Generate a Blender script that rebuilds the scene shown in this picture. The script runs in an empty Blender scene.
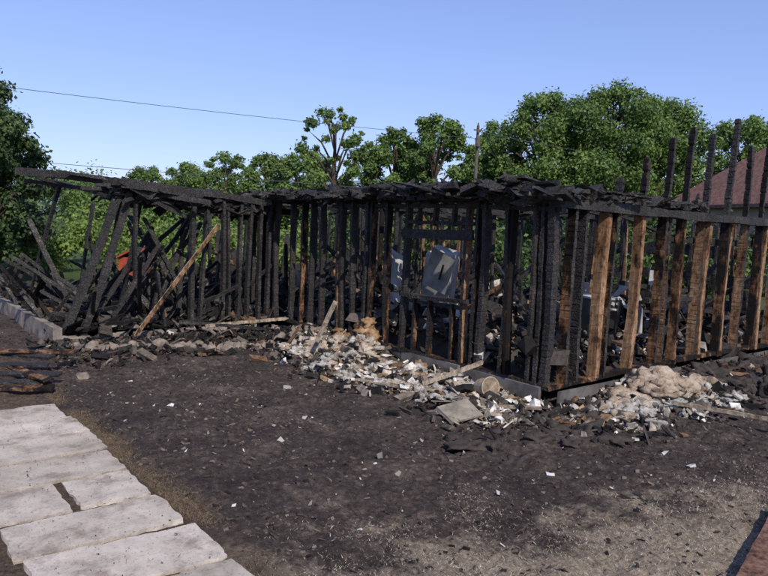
import bpy, math, random
import numpy as np
from mathutils import Vector, Matrix, Euler, noise as mn
random.seed(7); rng=np.random.default_rng(7)
sc=bpy.context.scene
# ------------------------------------------------------------------ helpers
A0=math.radians(39.27); CA,SA=math.cos(A0),math.sin(A0)
def H(n,s,z=0.0): return Vector((CA*n-SA*s, SA*n+CA*s, z))
def Hnp(v):
    o=v.copy(); o[:,0]=CA*v[:,0]-SA*v[:,1]; o[:,1]=SA*v[:,0]+CA*v[:,1]; return o
PERM=np.random.default_rng(3).random((256,256))
def vn(x,y,ox=0,oy=0):
    x=np.asarray(x,float)+ox; y=np.asarray(y,float)+oy
    xi=np.floor(x).astype(int); yi=np.floor(y).astype(int)
    fx=x-xi; fy=y-yi; fx=fx*fx*(3-2*fx); fy=fy*fy*(3-2*fy)
    g=lambda a,b:PERM[a%256,b%256]
    return (g(xi,yi)*(1-fx)+g(xi+1,yi)*fx)*(1-fy)+(g(xi,yi+1)*(1-fx)+g(xi+1,yi+1)*fx)*fy-0.5
def ss(a,b,x): 
    t=np.clip((x-a)/(b-a),0,1); return t*t*(3-2*t)
def ground_h(X,Y):
    X=np.asarray(X,float);Y=np.asarray(Y,float)
    n=CA*X+SA*Y; s=-SA*X+CA*Y
    near=ss(40,15,np.hypot(X,Y-8))
    h=(vn(X*1.1,Y*1.1,5,9)*0.09+vn(X*4,Y*4,15,3)*0.05+vn(X*11,Y*11,7,31)*0.036+vn(X*26,Y*26,71,13)*0.026)
    path=ss(2.3,2.0,n)*ss(0.55,0.9,n)*ss(8.9,8.3,s)
    h=h*near*(1-0.92*path)
    front=ss(5.6,6.5,n)*ss(4.6,5.6,s)*ss(12,10,s)*(.05+.17*ss(7.8,8.5,s))
    side=ss(3.9,5.0,s)*ss(6.6,7.6,n)*0.10
    h=h+(np.maximum(front,side))*(1+vn(X*3,Y*3,2,2)*1.2)
    far=vn(X*.02,Y*.02,40,2)*2.0*ss(50,150,np.hypot(X,Y))
    return h+far-0.8*ss(40,140,np.hypot(X,Y))
def link(ob,parent=None):
    sc.collection.objects.link(ob)
    if parent is not None:
        ob.parent=parent; ob.matrix_parent_inverse=parent.matrix_world.inverted()
    return ob
def empty(name,loc):
    e=bpy.data.objects.new(name,None); e.empty_display_size=.3; e.location=loc
    e.matrix_world=Matrix.Translation(loc); sc.collection.objects.link(e); return e
def mesh_np(name,verts,faces,mats,midx=None,parent=None,smooth=False):
    verts=np.asarray(verts,np.float32); faces=np.asarray(faces,np.int32)
    me=bpy.data.meshes.new(name); k=faces.shape[1]; m=len(faces)
    me.vertices.add(len(verts)); me.vertices.foreach_set('co',verts.ravel())
    me.loops.add(m*k); me.loops.foreach_set('vertex_index',faces.ravel())
    me.polygons.add(m); me.polygons.foreach_set('loop_start',np.arange(0,m*k,k,dtype=np.int32))
    me.polygons.foreach_set('loop_total',np.full(m,k,np.int32))
    for mt in mats: me.materials.append(mt)
    if midx is not None: me.polygons.foreach_set('material_index',np.asarray(midx,np.int32))
    me.update(calc_edges=True); me.validate()
    me.polygons.foreach_set('use_smooth',np.full(len(me.polygons),bool(smooth)))
    return link(bpy.data.objects.new(name,me),parent)
class MB:
    def __init__(s,house=True): s.v=[];s.f=[];s.m=[];s.house=house
    def board(s,A,B,w=.045,d=.12,ref=(0,1,0),mats=(0,0,0,0),jit=.004,cell=.07,ero=.16,notch=.05,bow=.012,jag=True):
        A=Vector(A);B=Vector(B);ax=B-A;L=ax.length
        if L<.02:return
        ax=ax/L;u=Vector(ref);u=u-ax*u.dot(ax)
        if u.length<.05:u=Vector((1,.3,0));u=u-ax*u.dot(ax)
        u.normalize();v=ax.cross(u)
        nc=max(1,int(L/cell));ts=[];sc_=[]
        sd=random.random()*100
        for i in range(nc):
            t0=i+random.uniform(-.2,.2)
            ts+= [(t0+.06)/nc,(t0+.80)/nc]; sc_+=[1,1]
            if notch>0: ts.append((t0+.93)/nc); sc_.append(1-notch*random.uniform(0,1.6))
        ts[0]=0;ts[-1]=1;ts=[min(1,max(0,t)) for t in ts]
        b=len(s.v);bu=random.uniform(-bow,bow)*L;bv=random.uniform(-bow,bow)*L
        nR=len(ts)
        for j,(t,k) in enumerate(zip(ts,sc_)):
            off=math.sin(t*math.pi);P=A+ax*(L*t)+u*(bu*off)+v*(bv*off)
            p=t*L*1.7
            jk=1.0
            if jag and j>=nR-2: jk=.85 if j==nR-2 else .5
            for q_,(a,c) in enumerate(((-1,-1),(1,-1),(1,1),(-1,1))):
                e=1-ero*1.6*max(0,mn.noise(Vector((sd+q_*7.1,p*1.6,0)))+.12)-ero*.5*abs(mn.noise(Vector((sd+q_*3.3,p*5,2))))
                e2=1-ero*1.8*max(0,mn.noise(Vector((sd+50,p,q_*.6))))
                q=P+u*(a*w/2*k*jk*e2+random.uniform(-jit,jit))+v*(c*d/2*k*jk*e*e2+random.uniform(-jit,jit))+ax*random.uniform(-jit,jit)*1.2
                s.v.append(q)
        for i in range(nR-1):
            for k in range(4):
                a=b+i*4+k;c=b+i*4+(k+1)%4
                s.f.append((a,c,c+4,a+4));s.m.append(mats[k])
        s.f.append((b+3,b+2,b+1,b));s.m.append(mats[0])
        e=b+(nR-1)*4;s.f.append((e,e+1,e+2,e+3));s.m.append(0)
    def box(s,c,size,rot=(0,0,0),mat=0,jit=0.0):
        M=Euler(rot).to_matrix();b=len(s.v);c=Vector(c)
        for x,y,z in((-1,-1,-1),(1,-1,-1),(1,1,-1),(-1,1,-1),(-1,-1,1),(1,-1,1),(1,1,1),(-1,1,1)):
            s.v.append(c+M@Vector((x*size[0]/2+random.uniform(-jit,jit),y*size[1]/2+random.uniform(-jit,jit),z*size[2]/2+random.uniform(-jit,jit))))
        for f in((0,3,2,1),(4,5,6,7),(0,1,5,4),(1,2,6,5),(2,3,7,6),(3,0,4,7)):
            s.f.append(tuple(b+i for i in f));s.m.append(mat)
    def tube(s,pts,rads,seg=8,mat=0):
        b=len(s.v);n=len(pts);pts=[Vector(p) for p in pts]
        for i,p in enumerate(pts):
            t=(pts[min(i+1,n-1)]-pts[max(i-1,0)]).normalized()
            u=t.orthogonal().normalized() if abs(t.z)<.9 else (Vector((1,0,0))-t*t.x).normalized()
            v=t.cross(u)
            for k in range(seg):
                a=2*math.pi*k/seg;s.v.append(p+(u*math.cos(a)+v*math.sin(a))*rads[i])
        for i in range(n-1):
            for k in range(seg):
                a=b+i*seg+k;c=b+i*seg+(k+1)%seg
                s.f.append((a,c,c+seg,a+seg));s.m.append(mat)
    def make(s,name,mats,parent=None,smooth=False):
        v=np.array([tuple(p) for p in s.v],float)
        if s.house:v=Hnp(v)
        return mesh_np(name,v,s.f,mats,s.m,parent,smooth)
# ------------------------------------------------------------------ materials
def mat(name,rough=.8,spec=.3):
    m=bpy.data.materials.new(name);m.use_nodes=True;nt=m.node_tree;b=nt.nodes['Principled BSDF']
    b.inputs['Roughness'].default_value=rough;b.inputs['Specular IOR Level'].default_value=spec
    return m,nt,b
def N(nt,t,**k):
    n=nt.nodes.new(t)
    for a,b in k.items():
        if a in n.inputs: n.inputs[a].default_value=b
        else: setattr(n,a,b)
    return n
def coords(nt,scale=(1,1,1)):
    tc=N(nt,'ShaderNodeTexCoord');mp=N(nt,'ShaderNodeMapping');mp.inputs['Scale'].default_value=scale
    nt.links.new(tc.outputs['Object'],mp.inputs[0]);return mp.outputs[0]
def noi(nt,co,scale,detail=6,rough=.6):
    n=N(nt,'ShaderNodeTexNoise');n.inputs['Scale'].default_value=scale;n.inputs['Detail'].default_value=detail;n.inputs['Roughness'].default_value=rough
    nt.links.new(co,n.inputs['Vector']);return n.outputs['Fac']
def ramp(nt,fac,stops,const=False):
    r=N(nt,'ShaderNodeValToRGB')
    if const:r.color_ramp.interpolation='CONSTANT'
    el=r.color_ramp.elements
    while len(el)<len(stops):el.new(.5)
    for e,(p,c) in zip(el,stops):e.position=p;e.color=(c[0],c[1],c[2],1)
    nt.links.new(fac,r.inputs[0]);return r.outputs[0]
def mix(nt,fac,a,b,mode='MIX'):
    m=N(nt,'ShaderNodeMix');m.data_type='RGBA';m.blend_type=mode
    for i,v in((0,fac),(6,a),(7,b)):
        if hasattr(v,'is_output'):nt.links.new(v,m.inputs[i])
        else:m.inputs[i].default_value=v if i==0 else (*v,1)
    return m.outputs[2]
def bump(nt,b,h,strength=.5,dist=.02,prev=None):
    n=N(nt,'ShaderNodeBump');n.inputs['Strength'].default_value=strength;n.inputs['Distance'].default_value=dist
    nt.links.new(h,n.inputs['Height'])
    if prev:nt.links.new(prev,n.inputs['Normal'])
    nt.links.new(n.outputs[0],b.inputs['Normal']);return n.outputs[0]
def island(nt): return N(nt,'ShaderNodeNewGeometry').outputs['Random Per Island']
def crackle(nt,scale=20):
    co=coords(nt)
    vo=N(nt,'ShaderNodeTexVoronoi');vo.feature='DISTANCE_TO_EDGE';vo.inputs['Scale'].default_value=scale
    ad=N(nt,'ShaderNodeMix');ad.data_type='RGBA';ad.blend_type='ADD';ad.inputs[0].default_value=.03
    nz=N(nt,'ShaderNodeTexNoise');nz.inputs['Scale'].default_value=12;nt.links.new(co,nz.inputs['Vector'])
    nt.links.new(co,ad.inputs[6]);nt.links.new(nz.outputs['Color'],ad.inputs[7]);nt.links.new(ad.outputs[2],vo.inputs['Vector'])
    return ramp(nt,vo.outputs[0],[(0,(0,0,0)),(.16,(1,1,1))])
def m_char():
    m,nt,b=mat('charred_wood',.6,.4);co=coords(nt)
    crack=crackle(nt)
    c=ramp(nt,noi(nt,co,2.4,9,.7),[(.35,(.014,.013,.013)),(.52,(.027,.024,.023)),(.62,(.052,.044,.040)),(.74,(.11,.096,.086))])
    c=mix(nt,crack,(.009,.008,.008),c);nt.links.new(c,b.inputs['Base Color'])
    r=ramp(nt,noi(nt,co,9),[(.3,(.48,.48,.48)),(.7,(.9,.9,.9))]);nt.links.new(r,b.inputs['Roughness'])
    bump(nt,b,crack,.45,.010);return m
def m_scorch(name,lo=.46,cols=((.014,.011,.010),(.08,.040,.021),(.23,.125,.066),(.36,.225,.135)),crk=True):
    m,nt,b=mat(name,.75,.2);co=coords(nt,(1,1,.5));co2=coords(nt,(30,30,1.1))
    f=noi(nt,co,4.2,10,.72);ir=island(nt)
    a=N(nt,'ShaderNodeMath',operation='MULTIPLY_ADD');nt.links.new(ir,a.inputs[0]);a.inputs[1].default_value=.13;a.inputs[2].default_value=-.065
    sx=N(nt,'ShaderNodeSeparateXYZ');nt.links.new(coords(nt),sx.inputs[0])
    zr=N(nt,'ShaderNodeMapRange');zr.inputs[1].default_value=1.5;zr.inputs[2].default_value=2.7;zr.inputs[3].default_value=0;zr.inputs[4].default_value=-.10;nt.links.new(sx.outputs[2],zr.inputs[0])
    a2=N(nt,'ShaderNodeMath',operation='ADD');nt.links.new(f,a2.inputs[0]);nt.links.new(a.outputs[0],a2.inputs[1])
    a3=N(nt,'ShaderNodeMath',operation='ADD');nt.links.new(a2.outputs[0],a3.inputs[0]);nt.links.new(zr.outputs[0],a3.inputs[1])
    c=ramp(nt,a3.outputs[0],[(lo-.03,cols[0]),(lo+.01,cols[1]),(lo+.07,cols[2]),(lo+.22,cols[3])])
    g=ramp(nt,noi(nt,co2,1,6,.65),[(.3,(.40,.38,.36)),(.62,(1,1,1))])
    c=mix(nt,1.0,c,g,'MULTIPLY')
    sp=ramp(nt,noi(nt,coords(nt),13,8,.75),[(.40,(.25,.23,.22)),(.52,(1,1,1))]);c=mix(nt,.75,c,sp,'MULTIPLY')
    nt.links.new(c,b.inputs['Base Color'])
    bump(nt,b,noi(nt,co2,2),.4,.005);return m
def m_isl(name,cols,g0=.35,sc_=14):
    m,nt,b=mat(name,.85,.2);co=coords(nt)
    c=ramp(nt,island(nt),cols,True)
    g=ramp(nt,noi(nt,co,sc_,6),[(.33,(g0,g0*.95,g0*.9)),(.58,(1,1,1))])
    nt.links.new(mix(nt,1.0,c,g,'MULTIPLY'),b.inputs['Base Color']);bump(nt,b,noi(nt,co,50),.5,.008);return m
def m_insul(name,c1,c2,c3,dark=.40):
    m,nt,b=mat(name,.95,.1);co=coords(nt)
    c=ramp(nt,noi(nt,co,6,12,.75),[(dark-.05,(.035,.028,.024)),(dark+.02,c1),(dark+.12,c2),(dark+.24,c3)])
    nt.links.new(c,b.inputs['Base Color'])
    bump(nt,b,noi(nt,co,26,10,.75),1,.05);return m
def m_simple(name,c,rough=.7,spec=.3,var=.5,scale=4,bs=.3):
    m,nt,b=mat(name,rough,spec);co=coords(nt)
    k=ramp(nt,noi(nt,co,scale,8,.65),[(.3,tuple(x*(1-var) for x in c)),(.7,tuple(min(1,x*(1+var*.4)) for x in c))])
    nt.links.new(k,b.inputs['Base Color']);bump(nt,b,noi(nt,co,scale*8),bs,.01);return m
def m_ground():
    m,nt,b=mat('burnt_ground_soil',.92,.15);co=coords(nt)
    f=noi(nt,co,1.3,12,.72);f2=noi(nt,co,16,10,.75);f3=noi(nt,co,70,6,.7)
    char=ramp(nt,f,[(.32,(.036,.030,.028)),(.5,(.070,.055,.050)),(.66,(.125,.096,.082))])
    char=mix(nt,1.0,char,ramp(nt,f2,[(.33,(.33,.31,.31)),(.52,(.95,.95,.95)),(.68,(2.1,2.0,1.9))]),'MULTIPLY')
    speck=ramp(nt,f3,[(.60,(0,0,0)),(.69,(1,1,1))])
    char=mix(nt,speck,char,(.21,.18,.155))
    straw=ramp(nt,noi(nt,co,32,10,.78),[(.34,(.11,.08,.06)),(.5,(.31,.25,.19)),(.64,(.50,.43,.34))])
    sx=N(nt,'ShaderNodeSeparateXYZ');nt.links.new(co,sx.inputs[0])
    def lin(a,bb,c):
        m1=N(nt,'ShaderNodeMath',operation='MULTIPLY');nt.links.new(sx.outputs[0],m1.inputs[0]);m1.inputs[1].default_value=a
        m2=N(nt,'ShaderNodeMath',operation='MULTIPLY_ADD');nt.links.new(sx.outputs[1],m2.inputs[0]);m2.inputs[1].default_value=bb
        nt.links.new(m1.outputs[0],m2.inputs[2])
        m3=N(nt,'ShaderNodeMath',operation='ADD');nt.links.new(m2.outputs[0],m3.inputs[0]);m3.inputs[1].default_value=c;return m3.outputs[0]
    n=(CA,SA);s=(-SA,CA)
    z=lin(-.33*n[0]-s[0],-.33*n[1]-s[1],4.75)
    nz=N(nt,'ShaderNodeMath',operation='MULTIPLY_ADD');nt.links.new(f,nz.inputs[0]);nz.inputs[1].default_value=6.0;nz.inputs[2].default_value=-3.1
    ad=N(nt,'ShaderNodeMath',operation='ADD');nt.links.new(z,ad.inputs[0]);nt.links.new(nz.outputs[0],ad.inputs[1])
    zf=ramp(nt,ad.outputs[0],[(0,(0,0,0)),(.9,(.92,.92,.92))])
    c=mix(nt,zf,char,straw)
    z2=lin(-n[0],-n[1],2.35);ad2=N(nt,'ShaderNodeMath',operation='MULTIPLY_ADD');nt.links.new(f,ad2.inputs[0]);ad2.inputs[1].default_value=1.6
    m4=N(nt,'ShaderNodeMath',operation='SUBTRACT');nt.links.new(z2,m4.inputs[0]);m4.inputs[1].default_value=.85;nt.links.new(m4.outputs[0],ad2.inputs[2])
    zf2=ramp(nt,ad2.outputs[0],[(0,(0,0,0)),(.5,(.8,.8,.8))])
    br=ramp(nt,noi(nt,co,24,10,.75),[(.36,(.04,.028,.02)),(.52,(.12,.085,.06)),(.66,(.21,.155,.11))])
    c=mix(nt,zf2,c,br)
    ln=N(nt,'ShaderNodeVectorMath',operation='LENGTH');nt.links.new(co,ln.inputs[0])
    mr=N(nt,'ShaderNodeMapRange');mr.inputs[1].default_value=19;mr.inputs[2].default_value=25;nt.links.new(ln.outputs['Value'],mr.inputs[0])
    gr=ramp(nt,noi(nt,co,.35,10,.7),[(.35,(.035,.055,.018)),(.6,(.07,.10,.032)),(.75,(.12,.135,.055))])
    c=mix(nt,mr.outputs[0],c,gr)
    nt.links.new(c,b.inputs['Base Color'])
    p=bump(nt,b,f2,.9,.05);bump(nt,b,f3,.8,.016,p);return m
def m_leaf(name,c1,c2,c3,tr=.4):
    m,nt,b=mat(name,.55,.3);co=coords(nt)
    a=ramp(nt,island(nt),[(0,c1),(.5,c2),(1,c3)])
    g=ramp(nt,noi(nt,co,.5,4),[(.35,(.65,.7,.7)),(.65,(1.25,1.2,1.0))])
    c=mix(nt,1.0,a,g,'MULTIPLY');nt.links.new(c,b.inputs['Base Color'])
    t=N(nt,'ShaderNodeBsdfTranslucent');nt.links.new(c,t.inputs[0])
    ms=N(nt,'ShaderNodeMixShader');ms.inputs[0].default_value=tr
    nt.links.new(b.outputs[0],ms.inputs[1]);nt.links.new(t.outputs[0],ms.inputs[2])
    nt.links.new(ms.outputs[0],nt.nodes['Material Output'].inputs[0]);return m
def m_blades(name,cols):
    m,nt,b=mat(name,.8,.15)
    c=ramp(nt,island(nt),[(i/(len(cols)-1),k) for i,k in enumerate(cols)]);nt.links.new(c,b.inputs['Base Color']);return m
def m_slab():
    m,nt,b=mat('concrete_slab',.9,.2);co=coords(nt)
    oi=N(nt,'ShaderNodeObjectInfo')
    mv=N(nt,'ShaderNodeVectorMath',operation='ADD');nt.links.new(co,mv.inputs[0]);nt.links.new(oi.outputs['Location'],mv.inputs[1]);co=mv.outputs[0]
    c=ramp(nt,noi(nt,co,2.6,10,.72),[(.32,(.21,.18,.15)),(.46,(.40,.36,.32)),(.65,(.52,.475,.43))])
    tint=ramp(nt,oi.outputs['Random'],[(0,(.80,.77,.73)),(1,(1.05,1.02,1.0))]);c=mix(nt,1.0,c,tint,'MULTIPLY')
    d=ramp(nt,noi(nt,co,40,8,.75),[(.34,(.5,.45,.41)),(.45,(1,1,1))])
    c=mix(nt,1.0,c,d,'MULTIPLY')
    k=ramp(nt,noi(nt,co,3.2,10,.78),[(.52,(0,0,0)),(.66,(.8,.8,.8))]);c=mix(nt,k,c,(.18,.14,.11))
    nt.links.new(c,b.inputs['Base Color']);bump(nt,b,noi(nt,co,60,8,.7),.5,.006);return m
CH=m_char();SCO=m_scorch('scorched_stud_wood',.40);SCO2=m_scorch('half_burnt_wood',.50)
DB=m_isl('burnt_debris',[(0,(.014,.013,.013)),(.40,(.032,.028,.026)),(.64,(.065,.055,.048)),(.80,(.12,.10,.085)),(.90,(.15,.09,.055)),(.95,(.25,.22,.19)),(.99,(.5,.48,.45))])
LD=m_isl('ash_debris',[(0,(.03,.026,.024)),(.20,(.09,.077,.066)),(.36,(.20,.17,.145)),(.50,(.36,.31,.26)),(.66,(.30,.20,.12)),(.74,(.50,.45,.39)),(.87,(.70,.67,.63))],.3,9)
INS=m_insul('fibreglass_insulation',(.26,.195,.15),(.50,.40,.31),(.66,.57,.48),.39)
INW=m_insul('white_ash_insulation',(.24,.215,.19),(.50,.475,.44),(.72,.70,.67),.39)
INR=m_insul('scorched_insulation',(.24,.14,.075),(.42,.27,.155),(.56,.41,.27),.42)
GR=m_ground();SLAB=m_slab()
BARK=m_simple('tree_bark',(.08,.06,.05),.9,.1,.5,6)
METAL=m_simple('heat_stained_metal',(.40,.39,.37),.65,.4,.7,2.2)
DMETAL=m_simple('black_enamel',(.03,.03,.034),.4,.5,.4,4)
SKIRT=m_simple('smoked_skirting_panel',(.13,.12,.115),.8,.3,.75,2.5)
STONE=m_simple('field_stone',(.22,.18,.15),.9,.2,.6,7)
PALEW=m_scorch('weathered_pale_wood',.33,((.05,.04,.03),(.16,.125,.09),(.30,.24,.175),(.40,.34,.27)))
HM=[CH,SCO,SCO2,PALEW]
# ------------------------------------------------------------------ ground
def axis(lo,hi,step,far,ratio=1.13):
    a=list(np.arange(lo,hi,step));d=step;x=a[-1]
    while x<far: d=d*ratio;x+=d;a.append(x)
    d=step;x=lo;b=[]
    while x>-far: d=d*ratio;x-=d;b.append(x)
    return np.array(b[::-1]+a)
xs=axis(-6,7,.03,2500);ys=axis(3.2,10.5,.03,2500)
XX,YY=np.meshgrid(xs,ys);ZZ=ground_h(XX,YY)
nx,ny=len(xs),len(ys);idx=np.arange(nx*ny).reshape(ny,nx)
F=np.stack([idx[:-1,:-1],idx[:-1,1:],idx[1:,1:],idx[1:,:-1]],-1).reshape(-1,4)
mesh_np('ground',np.stack([XX,YY,ZZ],-1).reshape(-1,3),F,[GR],smooth=True)
# ------------------------------------------------------------------ chips / chunks (vectorised)
CUBE=np.array([(-1,-1,-1),(1,-1,-1),(1,1,-1),(-1,1,-1),(-1,-1,1),(1,-1,1),(1,1,1),(-1,1,1)],float)*.5
CF=np.array([(0,3,2,1),(4,5,6,7),(0,1,5,4),(1,2,6,5),(2,3,7,6),(3,0,4,7)])
def rots(n,tilt):
    yaw=rng.uniform(0,2*np.pi,n);a=rng.normal(0,tilt,n);b=rng.normal(0,tilt,n)
    cy,sy=np.cos(yaw),np.sin(yaw);ca,sa=np.cos(a),np.sin(a);cb,sb=np.cos(b),np.sin(b);o=np.zeros(n);i=np.ones(n)
    Rz=np.stack([cy,-sy,o,sy,cy,o,o,o,i],-1).reshape(n,3,3)
    Rx=np.stack([i,o,o,o,ca,-sa,o,sa,ca],-1).reshape(n,3,3)
    Ry=np.stack([cb,o,sb,o,i,o,-sb,o,cb],-1).reshape(n,3,3)
    return Rz@Rx@Ry
def chunks(name,P,size,m,tilt=.5,jit=.3,parent=None):
    n=len(P);j=rng.uniform(-jit,jit,(n,8,3))*.5
    V=np.repeat(CUBE[None],n,0)+j
    V=V*size[:,None,:];V=np.einsum('nij,nkj->nki',rots(n,tilt),V)+P[:,None,:]
    Fc=(CF[None]+np.arange(n)[:,None,None]*8).reshape(-1,4)
    return mesh_np(name,V.reshape(-1,3),Fc,[m],parent=parent)
def logsz(n,lo,hi,asp=(1,.6,.4)):
    k=np.exp(np.log(lo)+(np.log(hi)-np.log(lo))*rng.random(n)**1.5)[:,None]
    r=rng.uniform(.5,1.5,(n,3))
    t=rng.random(n);st=t<.25;pl=(t>=.25)&(t<.42)
    r[st]*=np.array([1.7,.35,.6]);r[pl]*=np.array([1.1,1.3,.22])
    return k*np.array(asp)[None]*r
def HtoW(n,s):return CA*n-SA*s, SA*n+CA*s
CB=m_blades('charcoal_bits',[(.012,.011,.011),(.035,.029,.026),(.08,.064,.055),(.16,.13,.11)])
n=36000;X=rng.uniform(-7,8,n);Y=3.4+rng.random(n)**1.1*9
nn=CA*X+SA*Y;s_=-SA*X+CA*Y
keep=~((nn>.84)&(nn<2.08)&(s_<8.4))
keep&=(vn(X*1.5,Y*1.5,8,8)+rng.uniform(-.5,.5,n))>-.2
X,Y=X[keep],Y[keep]
chunks('charcoal_litter',np.stack([X,Y,ground_h(X,Y)+.002],-1),logsz(len(X),.006,.045),CB,.4)
n=700;a=rng.uniform(.9,2.0,n);b=rng.uniform(2.8,8.3,n);X,Y=HtoW(a,b)
chunks('path_grit',np.stack([X,Y,np.full(n,.043)],-1),logsz(n,.003,.012),CB,.3)
n=520;X=rng.uniform(-4,7,n);Y=rng.uniform(4.6,9.5,n)
sz=logsz(n,.008,.035,(1,.8,.3))
big=[(-.95,6.55,.06),(.85,6.6,.05),(3.0,6.4,.06),(1.6,6.15,.05),(.2,5.9,.05),(2.9,6.8,.07),(-2.4,7.8,.06),(-1.2,8.9,.07),(2.2,7.2,.06),(-.5,5.2,.04)]
for i,(a,b_,c_) in enumerate(big):X[i]=a;Y[i]=b_;sz[i]=(c_*1.1,c_*.8,c_*.35)
nn=CA*X+SA*Y
keep=nn>2.3;X,Y,sz=X[keep],Y[keep],sz[keep]
chunks('pale_ash_flakes',np.stack([X,Y,ground_h(X,Y)+.008],-1),sz,m_blades('ash_flake',[(.13,.12,.11),(.27,.255,.24),(.5,.49,.48)]),.6,.8)
def blades(name,P,h,w,m):
    n=len(P);a=rng.uniform(0,2*np.pi,n);d=np.stack([np.cos(a),np.sin(a),np.zeros(n)],-1)
    b=rng.uniform(0,2*np.pi,n);l=np.stack([np.cos(b),np.sin(b),np.zeros(n)],-1)
    le=rng.uniform(.5,3.0,n)[:,None]
    up=np.array([0,0,1.])
    tip=P+(up+l*le)*h[:,None]
    V=np.stack([P-d*w[:,None],P+d*w[:,None],tip],1).reshape(-1,3)
    return mesh_np(name,V,np.arange(n*3).reshape(n,3),[m])
n=240000;X=rng.uniform(-2.6,5.2,n);Y=rng.uniform(3.2,7.6,n)
nn=CA*X+SA*Y;s_=-SA*X+CA*Y
z=4.65-.33*nn-s_+vn(X*1.3,Y*1.3,3,6)*1.6+vn(X*5,Y*5,1,6)*.8
keep=(rng.random(n)<ss(-.3,.9,z)*.8)&(nn>2.1)
X1,Y1=X[keep],Y[keep]
blades('dry_grass',np.stack([X1,Y1,ground_h(X1,Y1)-.003],-1),rng.uniform(.004,.016,len(X1)),rng.uniform(.0012,.0028,len(X1)),m_blades('dry_grass_blades',[(.12,.09,.066),(.28,.22,.165),(.45,.38,.30),(.57,.50,.42)]))
n=60000;s_=rng.uniform(2.8,9,n);nn=2.0+np.abs(rng.normal(0,.10,n))
k=n//4;nn[:k]=rng.uniform(.15,.93,k)
k2=n//3;jj=np.array([2.6,3.22,3.87,4.5,5.1,5.75,6.37,6.98,7.6,8.22]);s_[k:k2]=rng.choice(jj,k2-k)+rng.normal(0,.025,k2-k);nn[k:k2]=rng.uniform(.9,2.05,k2-k)
X,Y=HtoW(nn,s_);keep=rng.random(n)<.40+vn(X*2,Y*2,9,1)*1.3
X,Y=X[keep],Y[keep]
blades('path_edge_grass',np.stack([X,Y,ground_h(X,Y)-.003],-1),rng.uniform(.008,.026,len(X)),rng.uniform(.0012,.0028,len(X)),m_blades('path_grass_blades',[(.05,.034,.025),(.13,.09,.06),(.19,.135,.09),(.10,.08,.045),(.28,.21,.15)]))
# ------------------------------------------------------------------ slab path
path=empty('slab_path',H(1.45,6,0))
import bmesh
def slab(n0,n1,s0,s1,i):
    bm=bmesh.new();cx,cy=(n0+n1)/2,(s0+s1)/2
    bmesh.ops.create_cube(bm,size=1,matrix=Matrix.Diagonal((n1-n0,s1-s0,.07,1)))
    bmesh.ops.subdivide_edges(bm,edges=bm.edges[:],cuts=15,use_grid_fill=True)
    for v in bm.verts:
        p=v.co+Vector((i*3.1,0,0));v.co+=Vector((mn.noise(p*11),mn.noise(p*11+Vector((5,5,5))),mn.noise(p*5+Vector((9,1,5)))*.4))*.022
    bmesh.ops.bevel(bm,geom=[e for e in bm.edges if e.calc_face_angle(0)>.9],offset=.006,segments=1)
    me=bpy.data.meshes.new('slab');bm.to_mesh(me);bm.free();me.materials.append(SLAB)
    ob=bpy.data.objects.new('slab_%d'%i,me)
    ob.rotation_euler=(random.uniform(-.02,.02),random.uniform(-.014,.014),A0+random.uniform(-.045,.045))
    ob.location=H(cx,cy,-.008+random.uniform(-.012,.006));bpy.context.view_layer.update()
    link(ob,path)
J=[2.6,3.22,3.87,4.5,5.1,5.75,6.37,6.98,7.6,8.22]
for i in range(len(J)-1):
    g=.030;o=random.uniform(-.07,.03)-.05
    if i in(0,1,4):
        slab(.97+o,1.47+o,J[i]+g,J[i+1]-g,i*2);slab(1.54+o,2.05+o,J[i]+g,J[i+1]-g,i*2+1)
    else: slab(.97+o,2.05+o,J[i]+g,J[i+1]-g,i*2)
# ------------------------------------------------------------------ BURNT HOUSE
house=empty('burned_house',H(9,9,0))
FL=.28;TP=2.56
def kb(brown,k):
    if brown: k.setdefault('notch',.012);k.setdefault('ero',.12);k.setdefault('jit',.0022);k.setdefault('cell',.14)
    return k
def stud_front(mb,s,z0=FL,z1=TP,w=.05,d=.12,brown=0,n=6.96,lean=0,**k):
    m=(0,0,0,0) if not brown else ((0,0,0,brown) if brown<10 else (0,0,brown-10,brown-10))
    mb.board((n+random.uniform(-.015,.015),s,z0),(n+random.uniform(-.03,.03),s+lean+random.uniform(-.02,.02),z1),w,d,(0,1,0),m,**kb(brown>9,k))
def stud_side(mb,n,z0=FL,z1=TP,w=.05,d=.13,brown=0,s=5.23,lean=0,**k):
    m=(0,0,0,0) if not brown else ((0,0,0,brown) if brown<10 else (brown-10,0,0,brown-10))
    mb.board((n,s+random.uniform(-.015,.015),z0),(n+lean+random.uniform(-.02,.02),s+random.uniform(-.03,.03),z1),w,d,(1,0,0),m,**kb(brown>9,k))
mb=MB()
for s,w,br,ln in [(5.28,.10,0,0),(5.40,.06,0,.03),(5.52,.05,0,0),(5.90,.05,12,.01),(5.99,.05,1,.02),(6.42,.07,0,.0),(6.52,.05,2,0),(6.72,.06,1,-.02),(8.02,.07,0,.0),(8.42,.06,2,.03),
      (8.86,.05,2,0),(9.0,.06,0,-.04),(9.32,.06,0,0),(9.62,.07,0,.02),(9.72,.05,2,.02),(10.3,.05,0,0),(10.62,.05,0,.03),(10.92,.05,2,0),(11.3,.06,0,0),(11.85,.06,0,0),(12.15,.05,0,0),(12.4,.05,0,.05),(12.85,.05,0,0)]:
    stud_front(mb,s,w=w,brown=br,lean=ln,d=random.uniform(.11,.14))
mb.board((6.93,6.6,2.09),(6.93,8.1,2.07),.14,.05,(0,0,1));mb.board((6.98,6.6,2.25),(6.98,8.1,2.24),.05,.12,(0,0,1))
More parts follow.
